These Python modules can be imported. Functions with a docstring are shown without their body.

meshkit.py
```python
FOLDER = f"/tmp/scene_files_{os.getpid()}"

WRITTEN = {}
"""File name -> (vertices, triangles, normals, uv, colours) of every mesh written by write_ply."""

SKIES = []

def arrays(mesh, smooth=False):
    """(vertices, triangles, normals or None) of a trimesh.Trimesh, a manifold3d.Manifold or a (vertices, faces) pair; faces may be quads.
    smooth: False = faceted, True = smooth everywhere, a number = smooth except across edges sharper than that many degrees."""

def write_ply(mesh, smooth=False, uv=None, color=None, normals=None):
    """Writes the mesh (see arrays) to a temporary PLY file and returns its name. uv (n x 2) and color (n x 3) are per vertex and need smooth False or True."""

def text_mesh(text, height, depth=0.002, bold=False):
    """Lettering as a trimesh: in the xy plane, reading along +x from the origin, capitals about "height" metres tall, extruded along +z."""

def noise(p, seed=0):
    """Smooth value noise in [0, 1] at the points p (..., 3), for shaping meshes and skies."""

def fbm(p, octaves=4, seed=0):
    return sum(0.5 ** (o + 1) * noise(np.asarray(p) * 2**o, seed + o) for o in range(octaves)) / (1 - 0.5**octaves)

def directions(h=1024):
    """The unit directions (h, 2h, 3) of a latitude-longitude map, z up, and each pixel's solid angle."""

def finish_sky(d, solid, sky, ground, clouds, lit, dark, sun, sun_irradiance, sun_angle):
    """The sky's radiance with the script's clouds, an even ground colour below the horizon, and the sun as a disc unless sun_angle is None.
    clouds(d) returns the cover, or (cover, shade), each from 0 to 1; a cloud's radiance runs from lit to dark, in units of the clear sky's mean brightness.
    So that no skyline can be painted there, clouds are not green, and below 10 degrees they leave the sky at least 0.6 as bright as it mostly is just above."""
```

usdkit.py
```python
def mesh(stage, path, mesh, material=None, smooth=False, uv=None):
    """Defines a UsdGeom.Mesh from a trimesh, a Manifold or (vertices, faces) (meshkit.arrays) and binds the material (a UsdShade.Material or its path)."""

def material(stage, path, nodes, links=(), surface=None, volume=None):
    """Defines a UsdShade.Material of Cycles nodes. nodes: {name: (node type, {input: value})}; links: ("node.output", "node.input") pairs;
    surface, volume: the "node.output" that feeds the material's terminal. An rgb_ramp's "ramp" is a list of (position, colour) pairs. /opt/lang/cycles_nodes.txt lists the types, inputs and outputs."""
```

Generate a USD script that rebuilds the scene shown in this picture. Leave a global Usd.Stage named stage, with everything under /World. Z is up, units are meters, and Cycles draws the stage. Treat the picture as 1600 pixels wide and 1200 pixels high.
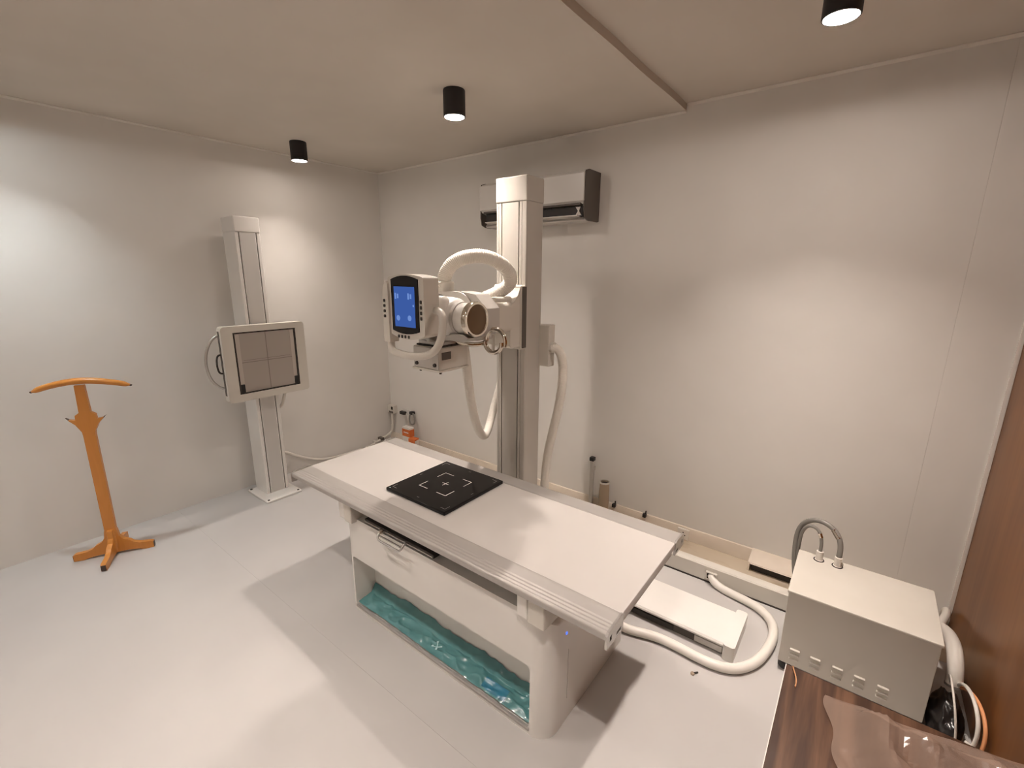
import math, random
import numpy as np
import trimesh, usdkit, meshkit
from shapely.geometry import Polygon, Point, box as sbox, LineString
from shapely import affinity
from pxr import Usd, UsdGeom, UsdLux, Gf, Sdf

random.seed(7)
np.random.seed(7)
stage = Usd.Stage.CreateInMemory()
UsdGeom.SetStageUpAxis(stage, UsdGeom.Tokens.z)
UsdGeom.SetStageMetersPerUnit(stage, 1.0)
UsdGeom.Xform.Define(stage, '/World')
UsdGeom.Scope.Define(stage, '/World/Looks')

# ---------------------------------------------------------------- camera, exposure, light levels
EXPOSURE = 0.0
LAMP_POWER = 1680.0             # radiance of the lamps' light-emitting discs
WARM = (1.0, 0.88, 0.80)
COOL = (0.90, 0.97, 1.0)
cam = UsdGeom.Camera.Define(stage, '/World/camera')
yaw, pit, roll = -0.655, -0.2343, 0.0068
f_ = np.array([math.sin(yaw)*math.cos(pit), math.cos(yaw)*math.cos(pit), math.sin(pit)])
r_ = np.array([math.cos(yaw), -math.sin(yaw), 0.0])
u_ = np.cross(r_, f_)
right = r_*math.cos(roll) + u_*math.sin(roll)
up = u_*math.cos(roll) - r_*math.sin(roll)
EYE = (3.8012, -2.879, 1.70)
cam.AddTransformOp().Set(Gf.Matrix4d(*right, 0, *up, 0, *(-f_), 0, *EYE, 1))
cam.CreateHorizontalApertureAttr(36.0)
cam.CreateVerticalApertureAttr(27.0)
cam.CreateFocalLengthAttr(36.0*717.3/1600)
cam.CreateClippingRangeAttr(Gf.Vec2f(0.05, 100))
cam.CreateExposureAttr(EXPOSURE)
# closed room: all light comes from the ceiling lamps (built below)

# ---------------------------------------------------------------- materials
MATS = {}
def principled(name, color, rough=0.5, metal=0.0, spec=0.5, **kw):
    MATS[name] = usdkit.material(stage, f'/World/Looks/{name}', {'p': ('principled_bsdf', {'base_color': color, 'roughness': rough, 'metallic': metal, 'specular_ior_level': spec, **kw})}, [], surface='p.BSDF')
def mottled(name, c1, c2, rough=0.5, scale=(2, 2, 2), detail=3, spec=0.5, bump=0.0, bscale=60, metal=0.0, lo=0.35, hi=0.65):
    n = {'g': ('geometry', {}), 'm': ('mapping', {'scale': scale}), 'n': ('noise_texture', {'scale': 1.0, 'detail': detail, 'roughness': 0.55}),
         'r': ('rgb_ramp', {'ramp': [(0, c1), (lo, c1), (hi, c2), (1, c2)]}), 'p': ('principled_bsdf', {'roughness': rough, 'specular_ior_level': spec, 'metallic': metal})}
    l = [('g.position', 'm.vector'), ('m.vector', 'n.vector'), ('n.fac', 'r.fac'), ('r.color', 'p.base_color')]
    if bump:
        n['bn'] = ('noise_texture', {'scale': bscale, 'detail': 2})
        n['b'] = ('bump', {'strength': bump, 'distance': 0.002})
        l += [('g.position', 'bn.vector'), ('bn.fac', 'b.height'), ('b.normal', 'p.normal')]
    MATS[name] = usdkit.material(stage, f'/World/Looks/{name}', n, l, surface='p.BSDF')
def grained(name, cols, scale, rough=0.4, spec=0.4, dist=1.2):
    """Wood: noise stretched along the grain, through a ramp of browns."""
    MATS[name] = usdkit.material(stage, f'/World/Looks/{name}', {
        'g': ('geometry', {}), 'm': ('mapping', {'scale': scale}), 'n': ('noise_texture', {'scale': 1.0, 'detail': 5, 'roughness': 0.55, 'distortion': dist}),
        'm2': ('mapping', {'scale': tuple(8*s for s in scale)}), 'n2': ('noise_texture', {'scale': 1.0, 'detail': 2}),
        'r': ('rgb_ramp', {'ramp': cols}), 'mx': ('mix_float', {'fac': 0.18}), 'p': ('principled_bsdf', {'roughness': rough, 'specular_ior_level': spec})},
        [('g.position', 'm.vector'), ('m.vector', 'n.vector'), ('g.position', 'm2.vector'), ('m2.vector', 'n2.vector'), ('n.fac', 'mx.a'), ('n2.fac', 'mx.b'), ('mx.result', 'r.fac'), ('r.color', 'p.base_color')], surface='p.BSDF')
def emissive(name, color, strength):
    MATS[name] = usdkit.material(stage, f'/World/Looks/{name}', {'e': ('emission', {'color': color, 'strength': strength})}, [], surface='e.emission')

mottled('wall_paint', (0.725, 0.70, 0.66), (0.765, 0.74, 0.70), rough=0.75, scale=(1.3, 1.3, 1.3), spec=0.2)
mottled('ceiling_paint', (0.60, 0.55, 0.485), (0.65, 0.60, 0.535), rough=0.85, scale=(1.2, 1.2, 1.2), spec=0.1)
mottled('floor_tile', (0.475, 0.455, 0.44), (0.52, 0.50, 0.48), rough=0.42, scale=(1.1, 1.1, 1.1), spec=0.4)
mottled('grout', (0.39, 0.375, 0.36), (0.43, 0.415, 0.40), rough=0.9)
mottled('base_beige', (0.66, 0.58, 0.485), (0.71, 0.63, 0.535), rough=0.7, scale=(6, 6, 6))
mottled('trim_white', (0.70, 0.66, 0.61), (0.73, 0.69, 0.64), rough=0.6)
grained('wall_wood', [(0, (0.105, 0.036, 0.009)), (0.4, (0.155, 0.057, 0.016)), (0.6, (0.22, 0.09, 0.028)), (1, (0.38, 0.19, 0.08))], (1.6, 4.2, 0.5), rough=0.34, spec=0.22, dist=0.5)
grained('desk_wood', [(0, (0.028, 0.012, 0.006)), (0.40, (0.050, 0.022, 0.011)), (0.52, (0.085, 0.040, 0.021)), (0.62, (0.14, 0.070, 0.038)), (1, (0.19, 0.10, 0.056))], (15.0, 0.8, 3.0), rough=0.40, spec=0.25)
grained('valet_wood', [(0, (0.48, 0.18, 0.030)), (0.5, (0.58, 0.23, 0.043)), (1, (0.68, 0.29, 0.06))], (16, 16, 2.5), rough=0.3, spec=0.5)
principled('valet_tip', (0.06, 0.035, 0.025), 0.4)
mottled('white_coat', (0.74, 0.715, 0.675), (0.77, 0.745, 0.705), rough=0.38, scale=(3, 3, 3), spec=0.4)
mottled('cream_coat', (0.62, 0.585, 0.525), (0.66, 0.625, 0.56), rough=0.42, scale=(3, 3, 3), spec=0.4)
mottled('column_coat', (0.465, 0.435, 0.39), (0.495, 0.465, 0.42), rough=0.4, scale=(3, 3, 3), spec=0.35)
mottled('dirty_beige', (0.36, 0.28, 0.19), (0.52, 0.44, 0.335), rough=0.7, scale=(4, 7, 4), lo=0.25, hi=0.5)
mottled('generator_coat', (0.58, 0.545, 0.48), (0.615, 0.58, 0.515), rough=0.5, scale=(3, 3, 3), bump=0.08, bscale=400)
mottled('grey_coat', (0.50, 0.47, 0.43), (0.54, 0.51, 0.47), rough=0.4)
principled('panel_alloy', (0.60, 0.58, 0.55), 0.42, 0.25)
principled('rail_alloy', (0.41, 0.385, 0.36), 0.40, 0.30)
principled('chrome', (0.66, 0.60, 0.52), 0.13, 1.0)
principled('steel', (0.55, 0.53, 0.50), 0.3, 0.9)
principled('dark_slot', (0.035, 0.028, 0.024), 0.6)
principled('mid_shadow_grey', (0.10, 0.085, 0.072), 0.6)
principled('tabletop_white', (0.51, 0.48, 0.45), 0.33, 0, 0.4)
principled('black_plastic', (0.015, 0.013, 0.013), 0.45)
principled('lamp_black', (0.012, 0.010, 0.011), 0.5)
principled('black_glass', (0.008, 0.007, 0.007), 0.22, 0, 0.22)
principled('print_grey', (0.78, 0.75, 0.72), 0.5)
principled('print_faint', (0.16, 0.15, 0.14), 0.5)
principled('bucky_screen', (0.40, 0.355, 0.315), 0.35)
principled('bucky_line', (0.25, 0.215, 0.19), 0.5)
principled('bucky_strip', (0.50, 0.45, 0.40), 0.4)
principled('bronze_disc', (0.13, 0.075, 0.035), 0.30, 0.4)
principled('ac_panel', (0.60, 0.575, 0.54), 0.28, 0, 0.6)
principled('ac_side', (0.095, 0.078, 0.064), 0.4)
principled('ac_dark', (0.025, 0.02, 0.018), 0.6)
principled('hose_cream', (0.76, 0.72, 0.65), 0.45)
principled('hose_white', (0.76, 0.72, 0.66), 0.42)
principled('cable_grey', (0.22, 0.205, 0.185), 0.45)
principled('cable_white', (0.70, 0.66, 0.60), 0.45)
principled('cable_black', (0.02, 0.018, 0.017), 0.35)
principled('cable_orange', (0.80, 0.36, 0.16), 0.5)
principled('orange_card', (0.62, 0.15, 0.03), 0.55)
principled('white_card', (0.75, 0.71, 0.66), 0.6)
principled('copper_wire', (0.80, 0.42, 0.22), 0.35, 0.6)
principled('teal_mark', (0.50, 0.72, 0.72), 0.5)
principled('tin_beige', (0.36, 0.28, 0.20), 0.6)
principled('black_bag', (0.014, 0.012, 0.012), 0.25)
mottled('teal_plastic', (0.062, 0.185, 0.195), (0.10, 0.25, 0.255), rough=0.22, scale=(5, 5, 5), spec=0.5)
principled('teal_blue', (0.03, 0.17, 0.26), 0.25)
principled('reflector', (0.80, 0.78, 0.74), 0.35)
# each lamp's own output, relative to LAMP_POWER (front row left to right, second row, row behind the viewpoint)
LAMP_OUT = {'a': (WARM, 0.78), 'b': (WARM, 1.65), 'c': (WARM, 2.25), 'd': (COOL, 0.74), 'e': (WARM, 1.3), 'f': (WARM, 1.9), 'g': (WARM, 0.9), 'h': (WARM, 1.8)}
for k_, (c_, o_) in LAMP_OUT.items():
    emissive('lamp_light_' + k_, c_, LAMP_POWER*o_)
    emissive('lens_light_' + k_, c_, LAMP_POWER*o_*(0.15 if k_ == 'c' else 0.10))
emissive('screen_blue', (0.045, 0.105, 0.36), 1.0)
emissive('screen_icon', (0.16, 0.27, 0.62), 1.0)
emissive('blue_led', (0.08, 0.16, 0.9), 1.6)
# thin clear film: mostly see-through with a milky sheen
MATS['film'] = usdkit.material(stage, '/World/Looks/film', {
    't': ('transparent_bsdf', {'color': (0.96, 0.94, 0.92)}), 'p': ('principled_bsdf', {'base_color': (0.60, 0.45, 0.37), 'roughness': 0.16, 'specular_ior_level': 0.8}), 'mx': ('mix_closure', {'fac': 0.20})},
    [('t.BSDF', 'mx.closure1'), ('p.BSDF', 'mx.closure2')], surface='mx.closure')

# ---------------------------------------------------------------- object helpers
COUNT = {}
def numbered(parent, name):
    k = (parent, name); n = COUNT.get(k, 0); COUNT[k] = n + 1
    return name if n == 0 else f'{name}_{n:03d}'
def tag(prim, label=None, category=None, group=None, kind=None):
    for k, v in (('label', label), ('category', category), ('group', group), ('kind', kind)):
        if v: prim.SetCustomDataByKey(k, v)
    return prim
class Node:
    """A thing (an Xform at its base) or a part; part() hangs a mesh, given in world coordinates, under it."""
    def __init__(s, prim, loc): s.prim, s.loc, s.path = prim, np.asarray(loc, float), str(prim.GetPath())
    def part(s, name, mesh, mat, smooth=20, label=None, kind=None):
        mesh = as_tm(mesh).copy(); mesh.apply_translation(-s.loc)
        m = usdkit.mesh(stage, f'{s.path}/{numbered(s.path, name)}', mesh, MATS[mat], smooth)
        tag(m.GetPrim(), label, kind=kind)
        return Node(m.GetPrim(), s.loc)
def as_tm(m):
    if isinstance(m, (list, tuple)) and not isinstance(m[0], np.ndarray): return trimesh.util.concatenate([as_tm(x) for x in m])
    return m
def thing(name, label, cat, loc, group=None, kind=None):
    x = UsdGeom.Xform.Define(stage, '/World/' + numbered('/World', name))
    x.AddTranslateOp().Set(Gf.Vec3d(*map(float, loc)))
    tag(x.GetPrim(), label, cat, group, kind)
    return Node(x.GetPrim(), loc)
def single(name, mesh, mat, loc, label, cat, group=None, kind=None, smooth=35):
    mesh = as_tm(mesh).copy(); mesh.apply_translation(-np.asarray(loc, float))
    m = usdkit.mesh(stage, '/World/' + numbered('/World', name), mesh, MATS[mat], smooth)
    UsdGeom.Xformable(m).AddTranslateOp().Set(Gf.Vec3d(*map(float, loc)))
    tag(m.GetPrim(), label, cat, group, kind)
    return Node(m.GetPrim(), loc)
def struct(name, mesh, mat, label, cat):
    return single(name, mesh, mat, (0, 0, 0), label, cat, kind='structure')
def dup(src, loc, label=None, group=None):
    name = src.prim.GetName()
    x = UsdGeom.Xform.Define(stage, '/World/' + numbered('/World', name))
    x.GetPrim().GetReferences().AddInternalReference(src.path)
    x.GetPrim().SetInstanceable(True)
    UsdGeom.XformCommonAPI(x)
    x.GetPrim().GetAttribute('xformOp:translate').Set(Gf.Vec3d(*map(float, loc)))
    tag(x.GetPrim(), label, src.prim.GetCustomDataByKey('category'), group or src.prim.GetCustomDataByKey('group'))
    return x

# ---------------------------------------------------------------- shape helpers (world coordinates)
def bx(x0, x1, y0, y1, z0, z1):
    m = trimesh.creation.box((abs(x1-x0), abs(y1-y0), abs(z1-z0)))
    m.apply_translation(((x0+x1)/2, (y0+y1)/2, (z0+z1)/2)); return m
def rb(x0, x1, y0, y1, z0, z1, r=0.004, n=2):
    """Box with rounded edges: hull of eighth-spheres at the corners."""
    r = min(r, (x1-x0)/2.001, (y1-y0)/2.001, (z1-z0)/2.001)
    if n == 1:
        d = np.array([(1, 0, 0), (0, 1, 0), (0, 0, 1)], float)
    else:
        a = np.linspace(0, math.pi/2, n+1); d = np.array([(math.cos(t)*math.cos(p), math.cos(t)*math.sin(p), math.sin(t)) for t in a for p in a])
    pts = []
    for sx in (-1, 1):
        for sy in (-1, 1):
            for sz in (-1, 1):
                c = np.array([x1-r if sx > 0 else x0+r, y1-r if sy > 0 else y0+r, z1-r if sz > 0 else z0+r])
                pts.append(c + r*d*np.array([sx, sy, sz]))
    return trimesh.convex.convex_hull(np.vstack(pts))
def prism(poly, axis, a, b):
    """Extrude a shapely polygon: axis z takes (x,y), axis y takes (x,z), axis x takes (y,z)."""
    m = trimesh.creation.extrude_polygon(poly, b-a, engine='earcut')
    v = m.vertices.copy(); v[:, 2] += a
    if axis == 'z': w = v
    elif axis == 'y': w = v[:, [0, 2, 1]]
    else: w = v[:, [2, 0, 1]]
    m = trimesh.Trimesh(w, m.faces, process=False)
    if m.volume < 0: m.invert()
    return m
def rpoly(x0, x1, y0, y1, r, q=6):
    return sbox(x0+r, y0+r, x1-r, y1-r).buffer(r, quad_segs=q) if r > 0 else sbox(x0, y0, x1, y1)
def cyl(a, b, r, n=24, r2=None):
    a, b = np.asarray(a, float), np.asarray(b, float); h = np.linalg.norm(b-a)
    r2 = r if r2 is None else r2
    m = trimesh.creation.revolve([(0, 0), (r, 0), (r2, h), (0, h)], sections=n)
    m.apply_transform(trimesh.geometry.align_vectors([0, 0, 1], (b-a)/h)); m.apply_translation(a); return m
def lathe(profile, origin, direction=(0, 0, 1), n=32):
    m = trimesh.creation.revolve(profile, sections=n)
    m.apply_transform(trimesh.geometry.align_vectors([0, 0, 1], np.asarray(direction, float)/np.linalg.norm(direction))); m.apply_translation(origin)
    if m.volume < 0: m.invert()
    return m
def spline(pts, n):
    from scipy.interpolate import CubicSpline
    p = np.asarray(pts, float); t = np.r_[0, np.cumsum(np.linalg.norm(np.diff(p, axis=0), axis=1)**0.6)]
    return CubicSpline(t, p)(np.linspace(0, t[-1], n))
def tube(pts, r, n=40, sides=12, smooth=True, ribs=0, rib=0.0, squash=None, closed=False):
    p = spline(pts, n) if smooth else np.asarray(pts, float)
    if ribs:
        p = spline(pts, ribs*4+1)
    n = len(p); t = np.gradient(p, axis=0)
    if closed: t = np.roll(p, -1, 0) - np.roll(p, 1, 0)
    t /= np.linalg.norm(t, axis=1)[:, None]
    u = np.cross(t[0], (0, 0, 1)); u = np.cross(t[0], (1, 0, 0)) if np.linalg.norm(u) < 0.2 else u; u /= np.linalg.norm(u)
    ring, a = [], np.linspace(0, 2*math.pi, sides, endpoint=False)
    for k in range(n):
        u = u - t[k]*(u@t[k]); u /= np.linalg.norm(u); w = np.cross(t[k], u)
        rr = (r[k] if np.ndim(r) else r) + (rib*(0.5-0.5*math.cos(2*math.pi*k/4)) if ribs else 0)
        ring.append(p[k] + rr*(np.cos(a)[:, None]*u + np.sin(a)[:, None]*w))
    v = np.vstack(ring); f = []
    for k in range(n if closed else n-1):
        k2 = (k+1) % n
        for j in range(sides):
            j2 = (j+1) % sides
            f += [(k*sides+j, k*sides+j2, k2*sides+j2), (k*sides+j, k2*sides+j2, k2*sides+j)]
    if not closed:
        v = np.vstack([v, p[0], p[-1]])
        for j in range(sides):
            j2 = (j+1) % sides
            f += [(n*sides, j2, j), (n*sides+1, (n-1)*sides+j, (n-1)*sides+j2)]
    m = trimesh.Trimesh(v, f, process=False)
    if m.volume < 0: m.invert()
    return m
def minus(a, *bs):
    return trimesh.boolean.difference([a, *bs], engine='manifold')
def rot(m, axis, deg, about):
    m = m.copy(); m.apply_transform(trimesh.transformations.rotation_matrix(math.radians(deg), axis, about)); return m

# ================================================================ the room
RX, FY, HC = 4.345, -4.35, 2.605       # right wall, wall behind the camera, ceiling (left slab)
STEP_X, HC2 = 2.82, 2.642              # the ceiling right of the step is a little higher
fl = struct('floor', bx(-0.1, RX+0.1, FY-0.1, 0.1, -0.12, -0.0022), 'grout', 'pale polished tile floor of the room', 'floor')
xs = [0.0, RX]; ys = [0.0, -1.945, FY]
for i in range(len(xs)-1):
    for j in range(len(ys)-1):
        fl.part('floor_slab', bx(xs[i]+0.0003, xs[i+1]-0.0003, ys[j+1]+0.0003, ys[j]-0.0003, -0.0022, 0.0), 'floor_tile', False)
fl.part('edge_strip', bx(0.60, RX-0.001, -0.300, -0.0225, 0.0, 0.0008), 'dirty_beige', False, label='dirty beige strip of floor along the back wall')
ce = struct('ceiling', bx(-0.1, RX+0.1, FY-0.1, 0.1, HC2, HC2+0.1), 'ceiling_paint', 'beige plaster ceiling with a small step across it', 'ceiling')
edge = spline([(STEP_X + 0.004*math.sin(3.1*k), FY + (0-FY)*k/14, 0) for k in range(15)], 60)[:, :2]
edge[0, 1], edge[-1, 1] = FY, 0
ce.part('ceiling_slab', prism(Polygon([(0, FY)] + [tuple(q) for q in edge] + [(0, 0)]), 'z', HC, HC2), 'ceiling_paint')
wb = struct('wall_back', bx(-0.1, RX+0.1, 0.004, 0.1, 0, HC2), 'wall_paint', 'long grey-white wall behind the examination table', 'wall')
wb.part('wall_panel', bx(0, 4.1184, 0.0, 0.004, 0, HC2), 'wall_paint')
wb.part('wall_panel', bx(4.1190, RX, 0.0, 0.004, 0, HC2), 'wall_paint')
struct('wall_left', bx(-0.1, 0, FY-0.1, 0.0, 0, HC2), 'wall_paint', 'grey-white side wall behind the wooden valet stand', 'wall')
struct('wall_front', bx(-0.1, RX+0.1, FY-0.1, FY, 0, HC2), 'wall_paint', 'plain wall behind the viewpoint', 'wall')
wr = struct('wall_right', bx(RX+0.012, RX+0.1, FY, 0.004, 0, HC2), 'wall_wood', 'brown wood laminate side wall at the right edge', 'wall')
wr.part('wood_panel', bx(RX, RX+0.012, -1.22, -0.001, 0, HC2), 'wall_wood')
wr.part('wood_panel', bx(RX, RX+0.012, -2.44, -1.223, 0, HC2), 'wall_wood')
wr.part('wood_panel', bx(RX, RX+0.012, FY, -2.443, 0, HC2), 'wall_wood')
struct('trim_1', prism(Polygon([(0, HC-0.012), (-0.010, HC-0.004), (-0.010, HC), (0, HC)]), 'x', 0.0, STEP_X), 'trim_white', 'thin pale cove line where the back wall meets the lower ceiling', 'trim')
struct('trim_2', prism(Polygon([(0, HC2-0.014), (-0.012, HC2-0.004), (-0.012, HC2), (0, HC2)]), 'x', STEP_X+0.006, RX), 'trim_white', 'thin pale cove line where the back wall meets the raised ceiling', 'trim')
struct('trim_3', prism(Polygon([(0, HC-0.012), (0.010, HC-0.004), (0.010, HC), (0, HC)]), 'y', FY, -0.010), 'trim_white', 'thin pale cove line where the side wall meets the ceiling', 'trim')
struct('trim_4', prism(rpoly(RX-0.016, RX, -0.010, 0.0, 0.002, 2), 'z', 0.085, HC2-0.014), 'trim_white', 'thin pale strip in the corner beside the wood wall', 'trim')
struct('baseboard_back', prism(Polygon([(0, 0), (-0.022, 0), (-0.020, 0.040), (-0.008, 0.080), (0, 0.084)]), 'x', 0.0, 3.46), 'base_beige', 'low beige skirting along the foot of the back wall', 'baseboard')

# ================================================================ ceiling lamps
def lamp(name, x, y, ztop, label, mat, loc_label_group):
    zb = ztop - 0.125
    t = thing(name, label, 'lamp', (x, y, ztop), group=loc_label_group)
    R = 0.056
    can = t.part('housing', lathe([(0.0, 0.0), (R-0.002, 0.0), (R, -0.004), (R, -0.123), (R-0.002, -0.125), (R-0.005, -0.125), (R-0.006, -0.119), (R-0.006, -0.035), (0, -0.035)][::-1], (x, y, ztop)), 'lamp_black', 40)
    t.part('reflector', lathe([(R-0.0065, -0.118), (R-0.009, -0.100), (0.0415, -0.059), (0.0405, -0.053), (0.0425, -0.053), (R-0.0065, -0.100)], (x, y, ztop)), 'reflector', 40)
    t.part('lens_rim', lathe([(0.0385, -0.1200), (0.0435, -0.1248), (0.0485, -0.1256), (0.0485, -0.118), (0.040, -0.1165)], (x, y, ztop)), mat.replace('lamp_', 'lens_'), 40)
    t.part('bulb', lathe([(0, -0.0570), (0.036, -0.0570), (0.040, -0.0555), (0.040, -0.049), (0, -0.049)], (x, y, ztop)), mat, 40)
    return t
lamp('ceiling_lamp', 0.415, -0.985, HC, 'black cylinder ceiling lamp near the left wall, smallest of the three', 'lamp_light_a', 'ceiling spot lamps')
lamp('ceiling_lamp', 1.975, -1.00, HC, 'black cylinder ceiling lamp in the middle, in front of the air conditioner', 'lamp_light_b', 'ceiling spot lamps')
lamp('ceiling_lamp', 3.590, -0.865, HC2, 'black cylinder ceiling lamp at the top right, largest in view with its lit mouth showing', 'lamp_light_c', 'ceiling spot lamps')
lamp('ceiling_lamp', 0.415, -2.50, HC, 'black cylinder ceiling lamp above the wooden valet stand', 'lamp_light_d', 'ceiling spot lamps')
lamp('ceiling_lamp', 1.975, -2.56, HC, 'black cylinder ceiling lamp over the open floor before the table', 'lamp_light_e', 'ceiling spot lamps')
lamp('ceiling_lamp', 3.585, -2.60, HC2, 'black cylinder ceiling lamp above the wooden desk', 'lamp_light_f', 'ceiling spot lamps')
lamp('ceiling_lamp', 0.9, -3.75, HC, 'black cylinder ceiling lamp near the far front left corner', 'lamp_light_g', 'ceiling spot lamps')
lamp('ceiling_lamp', 3.0, -3.85, HC2, 'black cylinder ceiling lamp behind the viewpoint', 'lamp_light_h', 'ceiling spot lamps')

# ================================================================ the examination table
TX0, TX1, TY0, TY1, TZ = 1.468, 3.326, -1.785, -1.080, 0.660
tb = thing('examination_table', 'white x-ray examination table with a floating top and grey edge rails', 'table', (2.47, -1.385, 0))
# base: rounded plan, rounded shoulders, long niche in the front
BX0, BX1, BY0, BY1, BZ = 1.850, 3.092, -1.735, -1.030, 0.535
plan = prism(rpoly(BX0, BX1, BY0, BY1, 0.075, 28), 'z', 0.0, BZ)
shoulder = Polygon([(BX0, -0.01)] + [(BX0+0.10-0.10*math.cos(a), BZ-0.06+0.06*math.sin(a)) for a in np.linspace(0, math.pi/2, 28)] + [(BX1-0.10+0.10*math.sin(a), BZ-0.06+0.06*math.cos(a)) for a in np.linspace(0, math.pi/2, 28)] + [(BX1, -0.01)])
body = trimesh.boolean.intersection([plan, prism(shoulder, 'y', BY0-0.1, BY1+0.1)], engine='manifold')
niche = prism(rpoly(1.915, 3.014, 0.030, 0.310, 0.014, 4), 'y', BY0-0.05, BY0+0.120)
body = minus(body, niche, bx(BX1-0.004, BX1+0.01, -1.596, -1.593, 0.10, 0.33))
base = tb.part('base', body, 'white_coat', False)
base.part('niche_lip', rb(1.915, 3.014, BY0-0.004, BY0+0.010, 0.018, 0.032, 0.002, 1), 'rail_alloy')
tb.part('indicator_light', lathe([(0, 0), (0.006, 0), (0.005, 0.004), (0, 0.005)], (BX1-0.001, -1.615, 0.415), (1, 0, 0), 12), 'blue_led', label='small blue indicator light')
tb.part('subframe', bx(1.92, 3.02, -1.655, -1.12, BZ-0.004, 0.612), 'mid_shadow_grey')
for y in (-1.700, -1.150):
    tb.part('support_rail', rb(1.60, 3.20, y-0.018, y+0.018, 0.592, 0.630, 0.003, 1), 'grey_coat')
# brackets on the rails
for x0, x1 in ((1.868, 1.975), (2.970, 3.090)):
    xm = x0 + 0.048
    for y0, y1 in ((-1.762, -1.640), (-1.200, -1.085)):
        b = tb.part('bracket', rb(x0, xm-0.003, y0, y1, 0.528, 0.628, 0.004), 'white_coat')
        b.part('bracket_block', rb(xm+0.001, x1, y0-0.004, y1, 0.522, 0.626, 0.005), 'cream_coat')
# brake bar with a wire pull
bar = tb.part('brake_bar', rb(2.045, 2.520, -1.738, -1.700, 0.546, 0.566, 0.003), 'dark_slot')
bar.part('bar_edge', rb(2.05, 2.515, -1.742, -1.736, 0.552, 0.558, 0.002, 1), 'steel')
tb.part('pull_handle', [tube([(2.19, -1.742, 0.560), (2.19, -1.760, 0.556), (2.195, -1.775, 0.540), (2.215, -1.778, 0.532), (2.28, -1.778, 0.532), (2.335, -1.778, 0.532), (2.352, -1.775, 0.540), (2.355, -1.760, 0.556), (2.355, -1.742, 0.560)], 0.005, 40, 8), bx(2.20, 2.345, -1.772, -1.766, 0.545, 0.551)], 'steel')
tb.part('pull_knob', lathe([(0, 0), (0.011, 0.001), (0.013, 0.008), (0.009, 0.018), (0, 0.02)], (2.19, -1.745, 0.556), (0, -1, 0), 16), 'chrome')
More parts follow.
